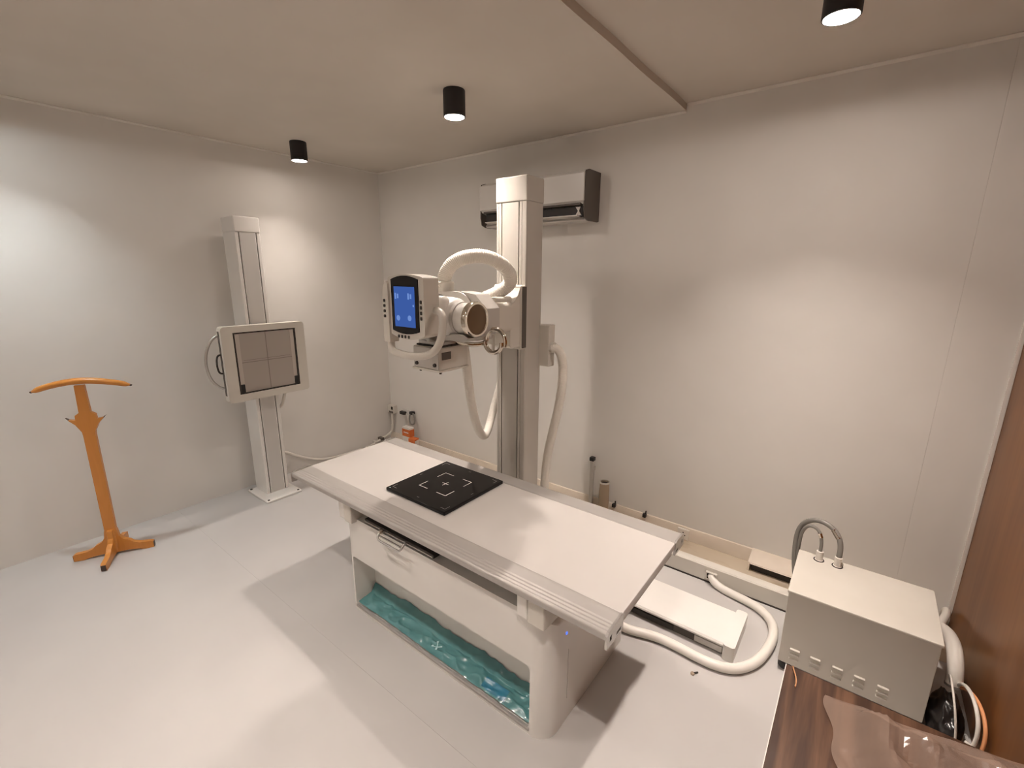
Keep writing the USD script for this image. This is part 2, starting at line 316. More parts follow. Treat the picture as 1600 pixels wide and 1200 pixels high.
# top
ZI = TZ - 0.002
tb.part('tabletop', rb(TX0+0.002, TX1-0.002, TY0+0.108, TY1-0.096, 0.630, ZI, 0.003), 'tabletop_white')
def rail_profile(sign, yo, w):
    # outer edge at yo, inner edge w in; the front rail has three soft ridges
    pts = [(0.000, 0.632), (0.000, 0.648), (0.003, 0.6535), (0.009, 0.6560)]
    if sign > 0:
        pts += [(a, 0.6558 + 0.0011*math.cos((a-0.011)/0.016*2*math.pi)) for a in np.linspace(0.011, 0.059, 25)]
    pts += [(0.064, 0.6568), (w-0.014, 0.6586), (w-0.006, 0.6590), (w, 0.6582), (w, 0.628), (0.012, 0.624)]
    return Polygon([(yo + sign*a, z) for a, z in pts])
for sgn, yo, w in ((1, TY0, 0.110), (-1, TY1, 0.098)):
    tb.part('edge_rail', prism(rail_profile(sgn, yo, w), 'x', TX0+0.006, TX1-0.006), 'rail_alloy', 40)
    for x0, x1 in ((TX1-0.006, TX1+0.002), (TX0-0.002, TX0+0.006)):
        cap = prism(Polygon([(yo - sgn*0.003, 0.604), (yo - sgn*0.003, 0.650), (yo+sgn*0.006, 0.660), (yo+sgn*(w-0.010), 0.666), (yo+sgn*(w+0.002), 0.660), (yo+sgn*(w+0.002), 0.604)]), 'x', x0, x1)
        if x0 > 3:
            cap = minus(cap, bx(x0-0.01, x1+0.01, yo+sgn*0.022-0.007, yo+sgn*0.022+0.007, 0.622, 0.640), bx(x0-0.01, x1+0.01, yo+sgn*0.080-0.016, yo+sgn*0.080+0.016, 0.612, 0.624))
        tb.part('end_cap', cap, 'steel')
tb.part('cross_bar', rb(TX1-0.030, TX1-0.008, TY0+0.11, TY1-0.11, 0.606, 0.630, 0.003, 1), 'grey_coat')
tb.part('cross_bar', rb(TX0+0.008, TX0+0.030, TY0+0.11, TY1-0.11, 0.606, 0.630, 0.003, 1), 'grey_coat')

# black detector plate on the table
DX0, DX1, DY0, DY1 = 2.040, 2.449, -1.603, -1.186
dp = thing('detector_plate', 'flat black glossy x-ray detector plate lying on the table', 'detector', (2.245, -1.395, TZ))
DZ = TZ + 0.0155
dp.part('body', rb(DX0, DX1, DY0, DY1, ZI+0.0002, DZ, 0.005), 'black_glass')
cx, cy = (DX0+DX1)/2, (DY0+DY1)/2
def strip(x0, x1, y0, y1): return bx(x0, x1, y0, y1, DZ-0.0004, DZ+0.0004)
dp.part('centre_cross', [strip(cx-0.022, cx+0.022, cy-0.002, cy+0.002), strip(cx-0.002, cx+0.002, cy-0.022, cy+0.022)], 'print_grey', False, label='printed grey centre cross')
for sx in (-1, 1):
    for sy in (-1, 1):
        a, L = 0.092, 0.060
        dp.part('frame_corner', [strip(*sorted((cx+sx*a, cx+sx*(a-L))), cy+sy*a-0.0022, cy+sy*a+0.0022), strip(cx+sx*a-0.0022, cx+sx*a+0.0022, *sorted((cy+sy*a, cy+sy*(a-L))))], 'print_grey', False)
        a, L = 0.183, 0.030
        dp.part('edge_mark', [strip(*sorted((cx+sx*a, cx+sx*(a-L))), cy+sy*a-0.0015, cy+sy*a+0.0015), strip(cx+sx*a-0.0015, cx+sx*a+0.0015, *sorted((cy+sy*a, cy+sy*(a-L))))], 'print_faint', False)
for sx, sy in ((1, 0), (-1, 0), (0, 1), (0, -1)):
    dp.part('edge_mark', strip(cx+sx*0.180-0.008, cx+sx*0.180+0.008, cy+sy*0.180-0.0015, cy+sy*0.180+0.0015) if sy else strip(cx+sx*0.180-0.0015, cx+sx*0.180+0.0015, cy-0.008, cy+0.008), 'print_faint', False)
dp.part('status_light', strip(DX0+0.016, DX0+0.024, DY0+0.008, DY0+0.012), 'teal_mark', False)

# teal plastic sheet in the niche
def sheet(nx, ny, fn):
    v = np.array([fn(i/(nx-1), j/(ny-1)) for i in range(nx) for j in range(ny)]); f = []
    for i in range(nx-1):
        for j in range(ny-1):
            a = i*ny+j; f += [(a, a+ny, a+ny+1), (a, a+ny+1, a+1)]
    return trimesh.Trimesh(v, f, process=False)
def thick(m, t):
    m.fix_normals() if False else None
    n = m.vertex_normals; v = np.vstack([m.vertices, m.vertices - n*t]); k = len(m.vertices)
    e = m.edges_sorted; import collections
    cnt = collections.Counter(map(tuple, e)); bd = [(a, b) for (a, b) in map(tuple, m.edges) if cnt[tuple(sorted((a, b)))] == 1]
    f = list(map(tuple, m.faces)) + [(c+k, b+k, a+k) for a, b, c in m.faces]
    for a, b in bd: f += [(b, a, a+k), (b, a+k, b+k)]
    return trimesh.Trimesh(v, f, process=False)
def teal(u, v):
    x = 1.922 + 1.085*u; y = -1.728 + 0.108*v
    n = meshkit.fbm(np.array([[x*9, y*22, 0.3]]), 3, 5)[0]; n2 = meshkit.fbm(np.array([[x*26, y*40, 4.3]]), 2, 9)[0]
    rg = 1-abs(2*meshkit.noise(np.array([[x*13+y*9, y*30-x*5, 2.2]]), 4)[0]-1)
    z = 0.0345 + 0.022*n*(0.35+0.65*math.sin(math.pi*min(1, v*1.1))) + 0.010*n2 + 0.010*rg**3*min(1, 5*v) + 0.044*max(0, v-0.72)/0.28*(0.40+1.2*n)
    return (x, y + 0.010*(n-0.5)*v, z)
tm = thick(sheet(150, 26, teal), 0.0006)
ts = thing('plastic_sheet', 'crumpled teal plastic sheet lining the footwell of the examination table', 'sheet', (2.465, -1.68, 0.03))
ts.part('sheet', tm, 'teal_plastic', 50)
def patch(cxp, cyp, m, t=0.0012):
    return m
zt = lambda x, y: teal((x-1.922)/1.085, (y+1.728)/0.108)[2]
mk = []
for ang in (35, 125):
    p0 = np.array([2.468, -1.690]); d = np.array([math.cos(math.radians(ang)), math.sin(math.radians(ang))])
    mk.append(tube([(*(p0+d*s), zt(*(p0+d*s))+0.001) for s in np.linspace(-0.020, 0.020, 9)], 0.0022, 9, 6, False))
    for s in (-1, 1):
        q = p0 + d*s*0.020
        mk.append(lathe([(0, 0), (0.0055, 0.001), (0, 0.002)], (*q, zt(*q)+0.001), (0, 0, 1), 10))
ts.part('printed_mark', mk, 'teal_mark', label='white cross-shaped printed mark')
ts.part('label_patch', thick(sheet(14, 8, lambda u, v: (2.76+0.12*u, -1.722+0.045*v, zt(2.76+0.12*u, -1.722+0.045*v)+0.0016)), 0.0006), 'teal_blue', 50, label='blue printed patch')

# ================================================================ rail on the floor, tube column and x-ray head
fr = thing('floor_rail', 'long white rail running along the floor before the back wall', 'rail', (2.4, -0.345, 0))
fr.part('rail_body', prism(Polygon([(-0.380, 0.0), (-0.380, 0.094), (-0.374, 0.100), (-0.350, 0.100), (-0.343, 0.094), (-0.316, 0.094), (-0.310, 0.089), (-0.310, 0.0)]), 'x', 0.62, 4.24), 'cream_coat', False)
fr.part('rail_foot', bx(0.62, 4.24, -0.384, -0.302, 0.0, 0.008), 'dark_slot', False)
fr.part('cable_inlet', minus(rb(3.285, 3.345, -0.394, -0.378, 0.022, 0.072, 0.003, 1), bx(3.293, 3.337, -0.41, -0.384, 0.028, 0.066)), 'cream_coat')
fr.part('inlet_hole', bx(3.292, 3.338, -0.386, -0.3795, 0.027, 0.067), 'dark_slot')

CX0, CX1, CYF, CYB, CTOP = 2.086, 2.296, -0.800, -0.645, 2.208
xs_ = thing('xray_tube_stand', 'tall white x-ray column carrying a tube head, console and hoses over the table', 'x-ray machine', (2.19, -0.72, 0))
xs_.part('base_carriage', rb(2.03, 2.35, -0.88, -0.40, 0.012, 0.115, 0.012), 'white_coat')
xs_.part('rail_shoe', rb(2.06, 2.32, -0.44, -0.29, 0.104, 0.150, 0.006), 'grey_coat')
for x in (2.07, 2.31):
    xs_.part('wheel', cyl((x-0.014, -0.84, 0.025), (x+0.014, -0.84, 0.025), 0.025), 'black_plastic')
pl = rpoly(CX0, CX1, CYF, CYB, 0.008, 3)
for gx in (CX0+0.040, CX0+0.158):
    pl = pl.difference(sbox(gx-0.0035, CYF-0.01, gx+0.0035, CYF+0.012))
pl = pl.difference(sbox(CX0+0.178, CYF-0.01, CX0+0.180, CYF+0.004)).difference(sbox(CX0+0.018, CYF-0.01, CX0+0.0195, CYF+0.004))
col = xs_.part('column', prism(pl, 'z', 0.10, CTOP-0.130), 'column_coat', 25)
for gx in (CX0+0.040, CX0+0.158):
    col.part('slot', bx(gx-0.0034, gx+0.0034, CYF+0.0105, CYF+0.013, 0.12, CTOP-0.13), 'dark_slot', False)
xs_.part('column_cap', rb(CX0-0.003, CX1+0.003, CYF-0.004, CYB+0.004, CTOP-0.131, CTOP, 0.010, 3), 'column_coat')
# side box and hose to the right
sb_ = xs_.part('cable_box', rb(2.285, 2.366, -0.662, -0.600, 1.175, 1.418, 0.005), 'cream_coat')
sb_.part('hose_clamp', cyl((2.360, -0.632, 1.285), (2.388, -0.632, 1.288), 0.030), 'cream_coat')
xs_.part('hose', tube([(2.372, -0.640, 1.285), (2.410, -0.620, 1.268), (2.424, -0.600, 1.185), (2.424, -0.598, 1.069), (2.402, -0.600, 0.907), (2.353, -0.600, 0.690), (2.322, -0.600, 0.466), (2.318, -0.600, 0.25), (2.315, -0.600, 0.115)], 0.026, ribs=170, rib=0.0010, sides=16), 'hose_cream', 60)
# carriage and arm
xs_.part('carriage', rb(2.100, 2.300, -0.846, -0.7985, 1.290, 1.645, 0.012, 3), 'cream_coat', 40)
cpoly = Polygon([(-0.840, 1.310), (-0.840, 1.640), (-0.848, 1.625), (-0.866, 1.588), (-0.900, 1.556), (-0.922, 1.545), (-0.930, 1.534), (-0.930, 1.320), (-0.920, 1.310)])
xs_.part('arm_root', prism(cpoly, 'x', 2.108, 2.290), 'cream_coat', 40)
xs_.part('carriage_seal', bx(2.299, 2.3025, -0.838, -0.801, 1.300, 1.636), 'mid_shadow_grey', False)
xs_.part('arm', [prism(rpoly(2.125, 2.300, 1.400, 1.560, 0.03, 5), 'y', -1.165, -0.925), prism(rpoly(2.150, 2.275, 1.545, 1.585, 0.015, 4), 'y', -1.03, -0.90)], 'cream_coat', 40)
oct_ = Polygon([(2.020, 1.44), (2.020, 1.548), (2.085, 1.606), (2.230, 1.612), (2.330, 1.600), (2.395, 1.540), (2.395, 1.452), (2.345, 1.398), (2.090, 1.388)])
xs_.part('trunnion_plate', prism(oct_.buffer(0.008), 'y', -1.255, -1.160), 'grey_coat', 20)
xs_.part('trunnion_ring', lathe([(0.070, 0), (0.118, 0), (0.120, 0.004), (0.118, 0.010), (0.070, 0.012)], (2.215, -1.252, 1.500), (0, -1, 0), 40), 'grey_coat', 40)
# tube housing along x
TYC, TZC = -1.36, 1.505
hs = xs_.part('tube_housing', lathe([(0, 0), (0.055, 0.000), (0.082, 0.014), (0.092, 0.040), (0.094, 0.20), (0.090, 0.235), (0.079, 0.250), (0.070, 0.258), (0.068, 0.335), (0.0, 0.335)], (2.075, TYC, TZC), (1, 0, 0), 48), 'white_coat', 40)
hs.part('shoulder', lathe([(0.060, 0), (0.096, 0.0), (0.112, 0.020), (0.112, 0.122), (0.108, 0.128), (0.060, 0.128)], (2.060, TYC, TZC), (1, 0, 0), 8), 'grey_coat', 20)
hs.part('groove_ring', lathe([(0.090, 0), (0.103, 0), (0.103, 0.004), (0.090, 0.004)], (2.187, TYC, TZC), (1, 0, 0), 48), 'mid_shadow_grey', 40)
hs.part('end_ring', lathe([(0.040, 0), (0.073, 0), (0.079, 0.004), (0.079, 0.024), (0.075, 0.031), (0.067, 0.031), (0.064, 0.024), (0.040, 0.018)], (2.410, TYC, TZC), (1, 0, 0), 48), 'chrome', 40, label='polished metal ring')
hs.part('end_disc', lathe([(0, 0.012), (0.065, 0.012), (0.065, 0.0255), (0.035, 0.0275), (0, 0.028)], (2.410, TYC, TZC), (1, 0, 0), 48), 'bronze_disc', 40, label='brown round end cover')
hs.part('cable_port', rb(2.228, 2.318, TYC-0.098, TYC-0.030, 1.500, 1.606, 0.030, 5), 'white_coat', 40)
hs.part('fixing_screw', cyl((2.285, TYC-0.088, 1.452), (2.285, TYC-0.098, 1.450), 0.008, 12), 'dark_slot')
hs.part('mount_bracket', prism(Polygon([(2.18, 1.41), (2.18, 1.44), (2.40, 1.44), (2.43, 1.425), (2.40, 1.405)]), 'y', TYC-0.05, TYC+0.06), 'steel')
hs.part('neck_strap', lathe([(0.069, 0), (0.074, 0.0), (0.074, 0.018), (0.069, 0.018)], (2.335, TYC, TZC), (1, 0, 0), 40), 'grey_coat', 40)
# curved chrome grab handle below the tube
ang = np.linspace(math.radians(200), math.radians(-20), 14)
loop = [(2.425 + 0.058*math.cos(a), -1.215 , 1.392 + 0.058*math.sin(a)) for a in ang]
xs_.part('grab_handle', tube([(2.12, -1.33, 1.405), (2.20, -1.34, 1.398), (2.28, -1.32, 1.385), (2.345, -1.27, 1.375)] + loop[1:], 0.0105, 80, 12), 'chrome', 60)
xs_.part('grab_ring', tube([(2.418 + 0.050*math.cos(a), -1.225, 1.383 + 0.044*math.sin(a)) for a in np.linspace(math.pi*0.95, 2.05*math.pi, 18)], 0.011, 50, 12), 'chrome', 60)
xs_.part('grab_stem', rb(2.412, 2.424, -1.232, -1.220, 1.345, 1.425, 0.003), 'cream_coat')
# collimator
QX0, QX1, QY0, QY1 = 2.110, 2.288, -1.452, -1.262
cl = xs_.part('collimator', rb(QX0, QX1, QY0, QY1, 1.268, 1.372, 0.006), 'cream_coat')
cl.part('front_plate', rb(QX0+0.006, QX1-0.004, QY0-0.003, QY0+0.003, 1.272, 1.368, 0.001, 1), 'grey_coat')
cl.part('bottom_plate', rb(QX0-0.004, QX1+0.003, QY0-0.006, QY1+0.003, 1.259, 1.2685, 0.002), 'cream_coat')
for x, z in ((QX0+0.030, 1.290), (QX1-0.026, 1.292)):
    cl.part('knob', lathe([(0, 0), (0.009, 0), (0.008, 0.008), (0, 0.009)], (x, QY0-0.003, z), (0, -1, 0), 14), 'dark_slot')
for x in (QX0+0.040, QX1-0.004):
    cl.part('bolt', cyl((x, QY0+0.008, 1.260), (x, QY0+0.008, 1.252), 0.006, 10), 'dark_slot')
cl.part('mirror_window', rb(QX1-0.002, QX1+0.0015, QY0+0.015, QY0+0.075, 1.315, 1.350, 0.001, 1), 'mid_shadow_grey')
xs_.part('gap_plate', bx(2.118, 2.282, -1.436, -1.270, 1.3715, 1.3790), 'dark_slot', False)
xs_.part('mount_flange', [rb(2.125, 2.275, -1.43, -1.275, 1.378, 1.396, 0.004), lathe([(0, 0), (0.072, 0), (0.062, 0.030), (0, 0.030)], (2.20, TYC, 1.390), (0, 0, 1), 32)], 'steel')
# console with screen
KX0, KX1, KYF, KYB = 2.086, 2.320, -1.560, -1.474
def arch(x0, x1, z0, z1, rise_t, rise_b, n=14):
    t = np.linspace(0, 1, n)
    top = [(x0+(x1-x0)*s, z1 + rise_t*4*s*(1-s)) for s in t]
    bot = [(x1-(x1-x0)*s, z0 - rise_b*4*s*(1-s)) for s in t]
    return Polygon(top + bot)
cs = xs_.part('console', prism(arch(KX0, KX1, 1.440, 1.684, 0.014, 0.024).buffer(-0.012).buffer(0.012, quad_segs=10), 'y', KYF, KYB), 'cream_coat', False)
cs.part('bezel', prism(arch(2.112, 2.288, 1.455, 1.676, 0.016, 0.014), 'y', KYF-0.004, KYF+0.002), 'black_glass', 30, label='glossy black screen surround')
cs.part('screen', bx(2.131, 2.267, KYF-0.0048, KYF-0.0035, 1.472, 1.646), 'screen_blue', False, label='lit blue touch screen')
for x, z in ((2.150, 1.605), (2.235, 1.605), (2.155, 1.510), (2.230, 1.512)):
    cs.part('screen_icon', [bx(x-0.013, x-0.003, KYF-0.0055, KYF-0.0045, z-0.013, z+0.013), bx(x+0.002, x+0.012, KYF-0.0055, KYF-0.0045, z-0.010, z+0.010)] if z > 1.55 else prism(Point(x, z).buffer(0.012), 'y', KYF-0.0055, KYF-0.0045), 'screen_icon', False)
cs.part('screen_icon', prism(Point(2.258, 1.566).buffer(0.005), 'y', KYF-0.0055, KYF-0.0045), 'screen_icon', False)
for z in (1.583, 1.560, 1.537, 1.514):
    cs.part('key', rb(2.295, 2.307, KYF-0.004, KYF+0.002, z-0.0075, z+0.0075, 0.003), 'dark_slot')
    cs.part('key', rb(2.066, 2.078, -1.577, -1.570, z-0.0065, z+0.0065, 0.003), 'dark_slot')
for x in (2.148, 2.170, 2.192, 2.215):
    cs.part('key', rb(x-0.006, x+0.006, KYF-0.004, KYF+0.002, 1.421, 1.435, 0.003), 'dark_slot')
xs_.part('side_grip', prism(Polygon([(2.058, 1.40), (2.060, 1.60), (2.068, 1.645), (2.084, 1.665), (2.092, 1.655), (2.092, 1.40)]).buffer(0.004), 'y', -1.571, -1.520), 'cream_coat', 40)
xs_.part('guide_handle', tube([(2.076, -1.545, 1.42), (2.074, -1.548, 1.385), (2.092, -1.558, 1.360), (2.14, -1.568, 1.352), (2.225, -1.572, 1.348), (2.30, -1.570, 1.354), (2.362, -1.562, 1.374), (2.392, -1.550, 1.412), (2.398, -1.535, 1.460), (2.388, -1.520, 1.505), (2.366, -1.505, 1.533), (2.318, -1.495, 1.545)], 0.0165, 70, 14), 'cream_coat', 60)
xs_.part('console_mount', [rb(2.15, 2.26, -1.464, -1.40, 1.46, 1.56, 0.008), cyl((2.30, -1.495, 1.545), (2.325, -1.495, 1.545), 0.017, 12)], 'cream_coat')
# big hose over the top
xs_.part('hose_collar', [lathe([(0, 0), (0.048, 0), (0.050, 0.004), (0.050, 0.056), (0.046, 0.060), (0, 0.060)], (2.078, -1.205, 1.603), (0, 0, 1), 28), cyl((2.092, -1.254, 1.638), (2.094, -1.262, 1.638), 0.005, 10)], 'cream_coat', 40)
xs_.part('hose', tube([(2.078, -1.205, 1.655), (2.086, -1.200, 1.700), (2.115, -1.175, 1.752), (2.165, -1.130, 1.782), (2.215, -1.070, 1.788), (2.262, -1.00, 1.762), (2.285, -0.940, 1.710), (2.275, -0.915, 1.660), (2.235, -0.935, 1.618), (2.190, -0.985, 1.585), (2.165, -1.02, 1.566)], 0.0340, ribs=84, rib=0.0022, sides=18), 'hose_cream', 60)
# U hose hanging left of the column
xs_.part('hose', tube([(2.150, -1.175, 1.41), (2.142, -1.13, 1.30), (2.128, -1.09, 1.12), (2.100, -1.02, 0.92), (2.045, -0.90, 0.760), (1.985, -0.78, 0.715), (1.955, -0.70, 0.78), (1.965, -0.66, 0.90), (2.000, -0.640, 1.05), (2.045, -0.625, 1.20), (2.10, -0.618, 1.30)], 0.0245, ribs=170, rib=0.0010, sides=16), 'hose_cream', 60)

# ================================================================ chest stand at the left wall
bs = thing('chest_stand', 'white upright x-ray chest stand with a square grey detector panel', 'x-ray stand', (0.25, -1.36, 0))
pw = bs.part('base_plate', rb(0.088, 0.420, -1.494, -1.224, 0.0, 0.016, 0.004), 'white_coat')
for x, y in ((0.400, -1.474), (0.400, -1.244), (0.108, -1.474), (0.108, -1.244)):
    pw.part('floor_bolt', cyl((x, y, 0.014), (x, y, 0.020), 0.0085, 10), 'dark_slot')
sx0, sx1, sy0, sy1, st = 0.098, 0.290, -1.432, -1.262, 2.078
pl = rpoly(sx0, sx1, sy0, sy1, 0.006, 3)
for gy in (sy0+0.026, sy1-0.028):
    pl = pl.difference(sbox(sx1-0.012, gy-0.0035, sx1+0.01, gy+0.0035))
sc = bs.part('column', prism(pl, 'z', 0.015, st-0.105), 'white_coat', 25)
for gy in (sy0+0.026, sy1-0.028):
    sc.part('slot', bx(sx1-0.013, sx1-0.0105, gy-0.0034, gy+0.0034, 0.016, st-0.105), 'dark_slot', False)
sc.part('front_cover', rb(sx1-0.003, sx1+0.0015, sy0+0.034, sy1-0.036, 0.02, st-0.108, 0.001, 1), 'panel_alloy')
bs.part('column_cap', rb(sx0-0.003, sx1+0.004, sy0-0.003, sy1+0.003, st-0.106, st, 0.010, 3), 'white_coat')
bs.part('carriage', rb(sx1+0.002, 0.338, -1.44, -1.255, 0.93, 1.24, 0.006), 'grey_coat')
PX, PY0, PY1, PZ0, PZ1 = 0.400, -1.645, -1.068, 0.815, 1.343
shell = prism(rpoly(PY0, PY1, PZ0, PZ1, 0.022, 14), 'x', 0.335, PX)
shell = minus(shell, prism(sbox(-1.572, 0.866, -1.137, 1.300), 'x', PX-0.016, PX+0.01))
pn = bs.part('detector_panel', shell, 'cream_coat', False)
pn.part('edge_band', bx(0.348, 0.372, PY0-0.002, PY0+0.004, PZ0+0.05, PZ1-0.03), 'mid_shadow_grey', False)
fo = prism(sbox(-1.572, 0.866, -1.137, 1.300).difference(sbox(-1.560, 0.876, -1.149, 1.290)), 'x', PX-0.0155, PX-0.003)
pn.part('screen_border', fo, 'dark_slot', False)
pn.part('screen', bx(PX-0.0155, PX-0.008, -1.560, -1.149, 0.876, 1.290), 'bucky_screen', False)
for y in (-1.545, -1.165):
    pn.part('side_strip', bx(PX-0.0082, PX-0.0068, y-0.013, y+0.013, 0.90, 1.285), 'bucky_strip', False)
for m in (bx(PX-0.0082, PX-0.0072, -1.357, -1.352, 0.878, 1.288), bx(PX-0.0082, PX-0.0072, -1.556, -1.153, 1.084, 1.089), bx(PX-0.0082, PX-0.0074, -1.52, -1.19, 1.100, 1.103)):
    pn.part('centre_line', m, 'bucky_line', False)
for y in (-1.551, -1.160):
    pn.part('corner_clip', rb(PX-0.008, PX-0.001, y-0.015 if y > -1.3 else y-0.010, y+0.010 if y > -1.3 else y+0.018, 0.870, 0.935, 0.002, 1), 'black_plastic')
bs.part('arc_handle', tube([(0.345, -1.640, 1.285), (0.34, -1.678, 1.262), (0.336, -1.712, 1.205), (0.334, -1.732, 1.120), (0.334, -1.727, 1.031), (0.337, -1.702, 0.965), (0.342, -1.665, 0.925), (0.345, -1.640, 0.915)], 0.009, 50, 10), 'steel', 60)
bs.part('pull_handle', tube([(0.358, -1.642, 1.155), (0.358, -1.660, 1.152), (0.358, -1.672, 1.135), (0.358, -1.672, 1.045), (0.358, -1.660, 1.028), (0.358, -1.642, 1.025)], 0.006, 40, 8), 'dark_slot', 60)
bs.part('cable', tube([(0.33, -1.20, 0.90), (0.24, -1.195, 0.76), (0.17, -1.200, 0.66), (0.12, -1.215, 0.64), (0.095, -1.235, 0.70), (0.092, -1.250, 0.80), (0.096, -1.268, 0.86)], 0.012, 40, 10), 'cable_white', 60)

# cable drooping from the chest stand along the wall
single('floor_cable', tube([(0.075, -1.262, 0.27), (0.045, -1.225, 0.25), (0.030, -1.150, 0.215), (0.026, -1.075, 0.165), (0.026, -0.967, 0.100), (0.028, -0.850, 0.050), (0.030, -0.72, 0.022), (0.032, -0.55, 0.013), (0.034, -0.40, 0.013)], 0.013, 60, 10), 'cable_white', (0.03, -0.8, 0), 'white cable drooping along the wall from the chest stand to the table', 'cable', smooth=60)

# ================================================================ air conditioner
ac = thing('air_conditioner', 'silver grey split air conditioner high on the back wall behind the column', 'air conditioner', (1.87, 0, 2.04))
AX0, AX1 = 1.440, 2.302
prof = Polygon([(0, 2.050), (0, 2.338), (-0.150, 2.338), (-0.185, 2.328), (-0.198, 2.305), (-0.200, 2.150), (-0.190, 2.135), (-0.150, 2.125), (-0.120, 2.085), (-0.150, 2.045), (-0.140, 2.038), (-0.02, 2.038)])
ac.part('body', prism(prof, 'x', AX0+0.0078, AX1-0.0078), 'ac_panel', 25)
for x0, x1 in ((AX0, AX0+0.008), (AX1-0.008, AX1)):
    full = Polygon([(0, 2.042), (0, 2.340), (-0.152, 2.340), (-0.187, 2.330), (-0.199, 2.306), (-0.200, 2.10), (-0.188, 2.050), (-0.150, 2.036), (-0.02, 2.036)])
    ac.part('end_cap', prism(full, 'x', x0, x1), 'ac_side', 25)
ac.part('front_panel', rb(AX0+0.001, AX1-0.001, -0.210, -0.199, 2.148, 2.316, 0.005), 'ac_panel')
ac.part('outlet', bx(AX0+0.03, AX1-0.026, -0.170, -0.119, 2.062, 2.125), 'ac_dark', False)
ac.part('louvre', rot(rb(AX0+0.04, AX1-0.05, -0.198, -0.130, 2.058, 2.066, 0.003), (1, 0, 0), -8, (0, -0.16, 2.06)), 'ac_panel')
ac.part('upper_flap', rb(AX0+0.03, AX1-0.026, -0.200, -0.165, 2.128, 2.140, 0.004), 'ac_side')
ac.part('inner_vane', prism(Polygon([(2.225, 2.068), (2.243, 2.095), (2.225, 2.120), (2.262, 2.120), (2.250, 2.095), (2.268, 2.068)]), 'y', -0.176, -0.168), 'white_card', False)

# ================================================================ wooden valet stand
VC = np.array([0.32, -2.37]); vd = np.array([0.18, 0.34]); vd /= np.linalg.norm(vd); vn = np.array([vd[1], -vd[0]])
vs = thing('valet_stand', 'orange-brown wooden valet stand with a curved hanger bar and four feet', 'stand', (0.32, -2.37, 0))
def vprism(poly, t0, t1):
    """polygon in (along the bar, z), extruded across it"""
    m = trimesh.creation.extrude_polygon(poly, t1-t0, engine='earcut'); v = m.vertices
    w = np.c_[VC[0] + v[:, 0]*vd[0] + (v[:, 2]+t0)*vn[0], VC[1] + v[:, 0]*vd[1] + (v[:, 2]+t0)*vn[1], v[:, 1]]
    m = trimesh.Trimesh(w, m.faces, process=False)
    if m.volume < 0: m.invert()
    return m
post = [(-0.028, 0.10), (-0.028, 0.775), (-0.030, 0.80), (-0.052, 0.845), (-0.082, 0.878), (-0.060, 0.874), (-0.048, 0.872), (-0.046, 0.900), (-0.026, 0.915), (-0.022, 1.075)]
post += [(-x, z) for x, z in reversed(post)]
vs.part('post', vprism(Polygon(post).buffer(-0.0015).buffer(0.0015), -0.012, 0.012), 'valet_wood', 30)
for s in (-1, 1):
    vs.part('hook_tip', vprism(Polygon([(s*0.074, 0.868), (s*0.092, 0.890), (s*0.081, 0.882)]), -0.008, 0.008), 'valet_tip')
tt = np.linspace(-1, 1, 41)
zt_ = lambda s: 1.092 - 0.062*abs(s)**1.9
# bar: swept lens-shaped section that tapers to the tips
rows = []
for s in tt:
    al = 0.222*s; c = 1.098 - 0.050*abs(s)**1.8; hh = 0.0155 + 0.003*(1-s*s); ww = 0.022*(1-0.25*s*s)
    e = min(1.0, (1-abs(s))*6 + 0.30); sweep = 0.030*s*s
    sec = [(ww*e*math.cos(a) - sweep, c + hh*e*math.sin(a)*(1 if math.sin(a) > 0 else 1.0)) for a in np.linspace(0, 2*math.pi, 12, endpoint=False)]
    rows.append([(VC[0]+al*vd[0]+w*vn[0], VC[1]+al*vd[1]+w*vn[1], z) for w, z in sec])
rows = np.array(rows); V = rows.reshape(-1, 3); F = []
for i in range(len(tt)-1):
    for j in range(12):
        a, b, c, d = i*12+j, i*12+(j+1) % 12, (i+1)*12+(j+1) % 12, (i+1)*12+j; F += [(a, b, c), (a, c, d)]
V = np.vstack([V, rows[0].mean(0), rows[-1].mean(0)]); k = len(V)
for j in range(12): F += [(k-2, (j+1) % 12, j), (k-1, (len(tt)-1)*12+j, (len(tt)-1)*12+(j+1) % 12)]
bm = trimesh.Trimesh(V, F, process=False); bm.invert() if bm.volume < 0 else None
vs.part('hanger_bar', bm, 'valet_wood', 50)
for s in (-1, 1):
    e = VC + s*0.2215*vd + (-0.030)*vn
    m = trimesh.creation.icosphere(2, 1.0); m.vertices *= (0.008, 0.008, 0.006); m.apply_translation((e[0], e[1], 1.047)); vs.part('bar_tip', m, 'valet_tip')
foot = Polygon([(0.0, 0.012), (0.0, 0.165), (0.030, 0.165), (0.036, 0.120), (0.052, 0.095), (0.085, 0.078), (0.100, 0.062), (0.130, 0.050), (0.185, 0.046), (0.196, 0.040), (0.196, 0.002), (0.150, 0.0), (0.120, 0.010), (0.06, 0.016)])
vs.part('foot_hub', lathe([(0, 0.014), (0.024, 0.014), (0.026, 0.03), (0.026, 0.150), (0.020, 0.168), (0, 0.172)], (VC[0], VC[1], 0), (0, 0, 1), 20), 'valet_wood', 40)
for k in range(4):
    m = vprism(foot.buffer(-0.002).buffer(0.002), -0.013, 0.013)
    f1 = vs.part('foot', rot(m, (0, 0, 1), 90*k, (VC[0], VC[1], 0)), 'valet_wood', 30)
    t_ = vprism(sbox(0.1945, 0.004, 0.1985, 0.038), -0.0115, 0.0115)
    f1.part('foot_tip', rot(t_, (0, 0, 1), 90*k, (VC[0], VC[1], 0)), 'valet_tip')

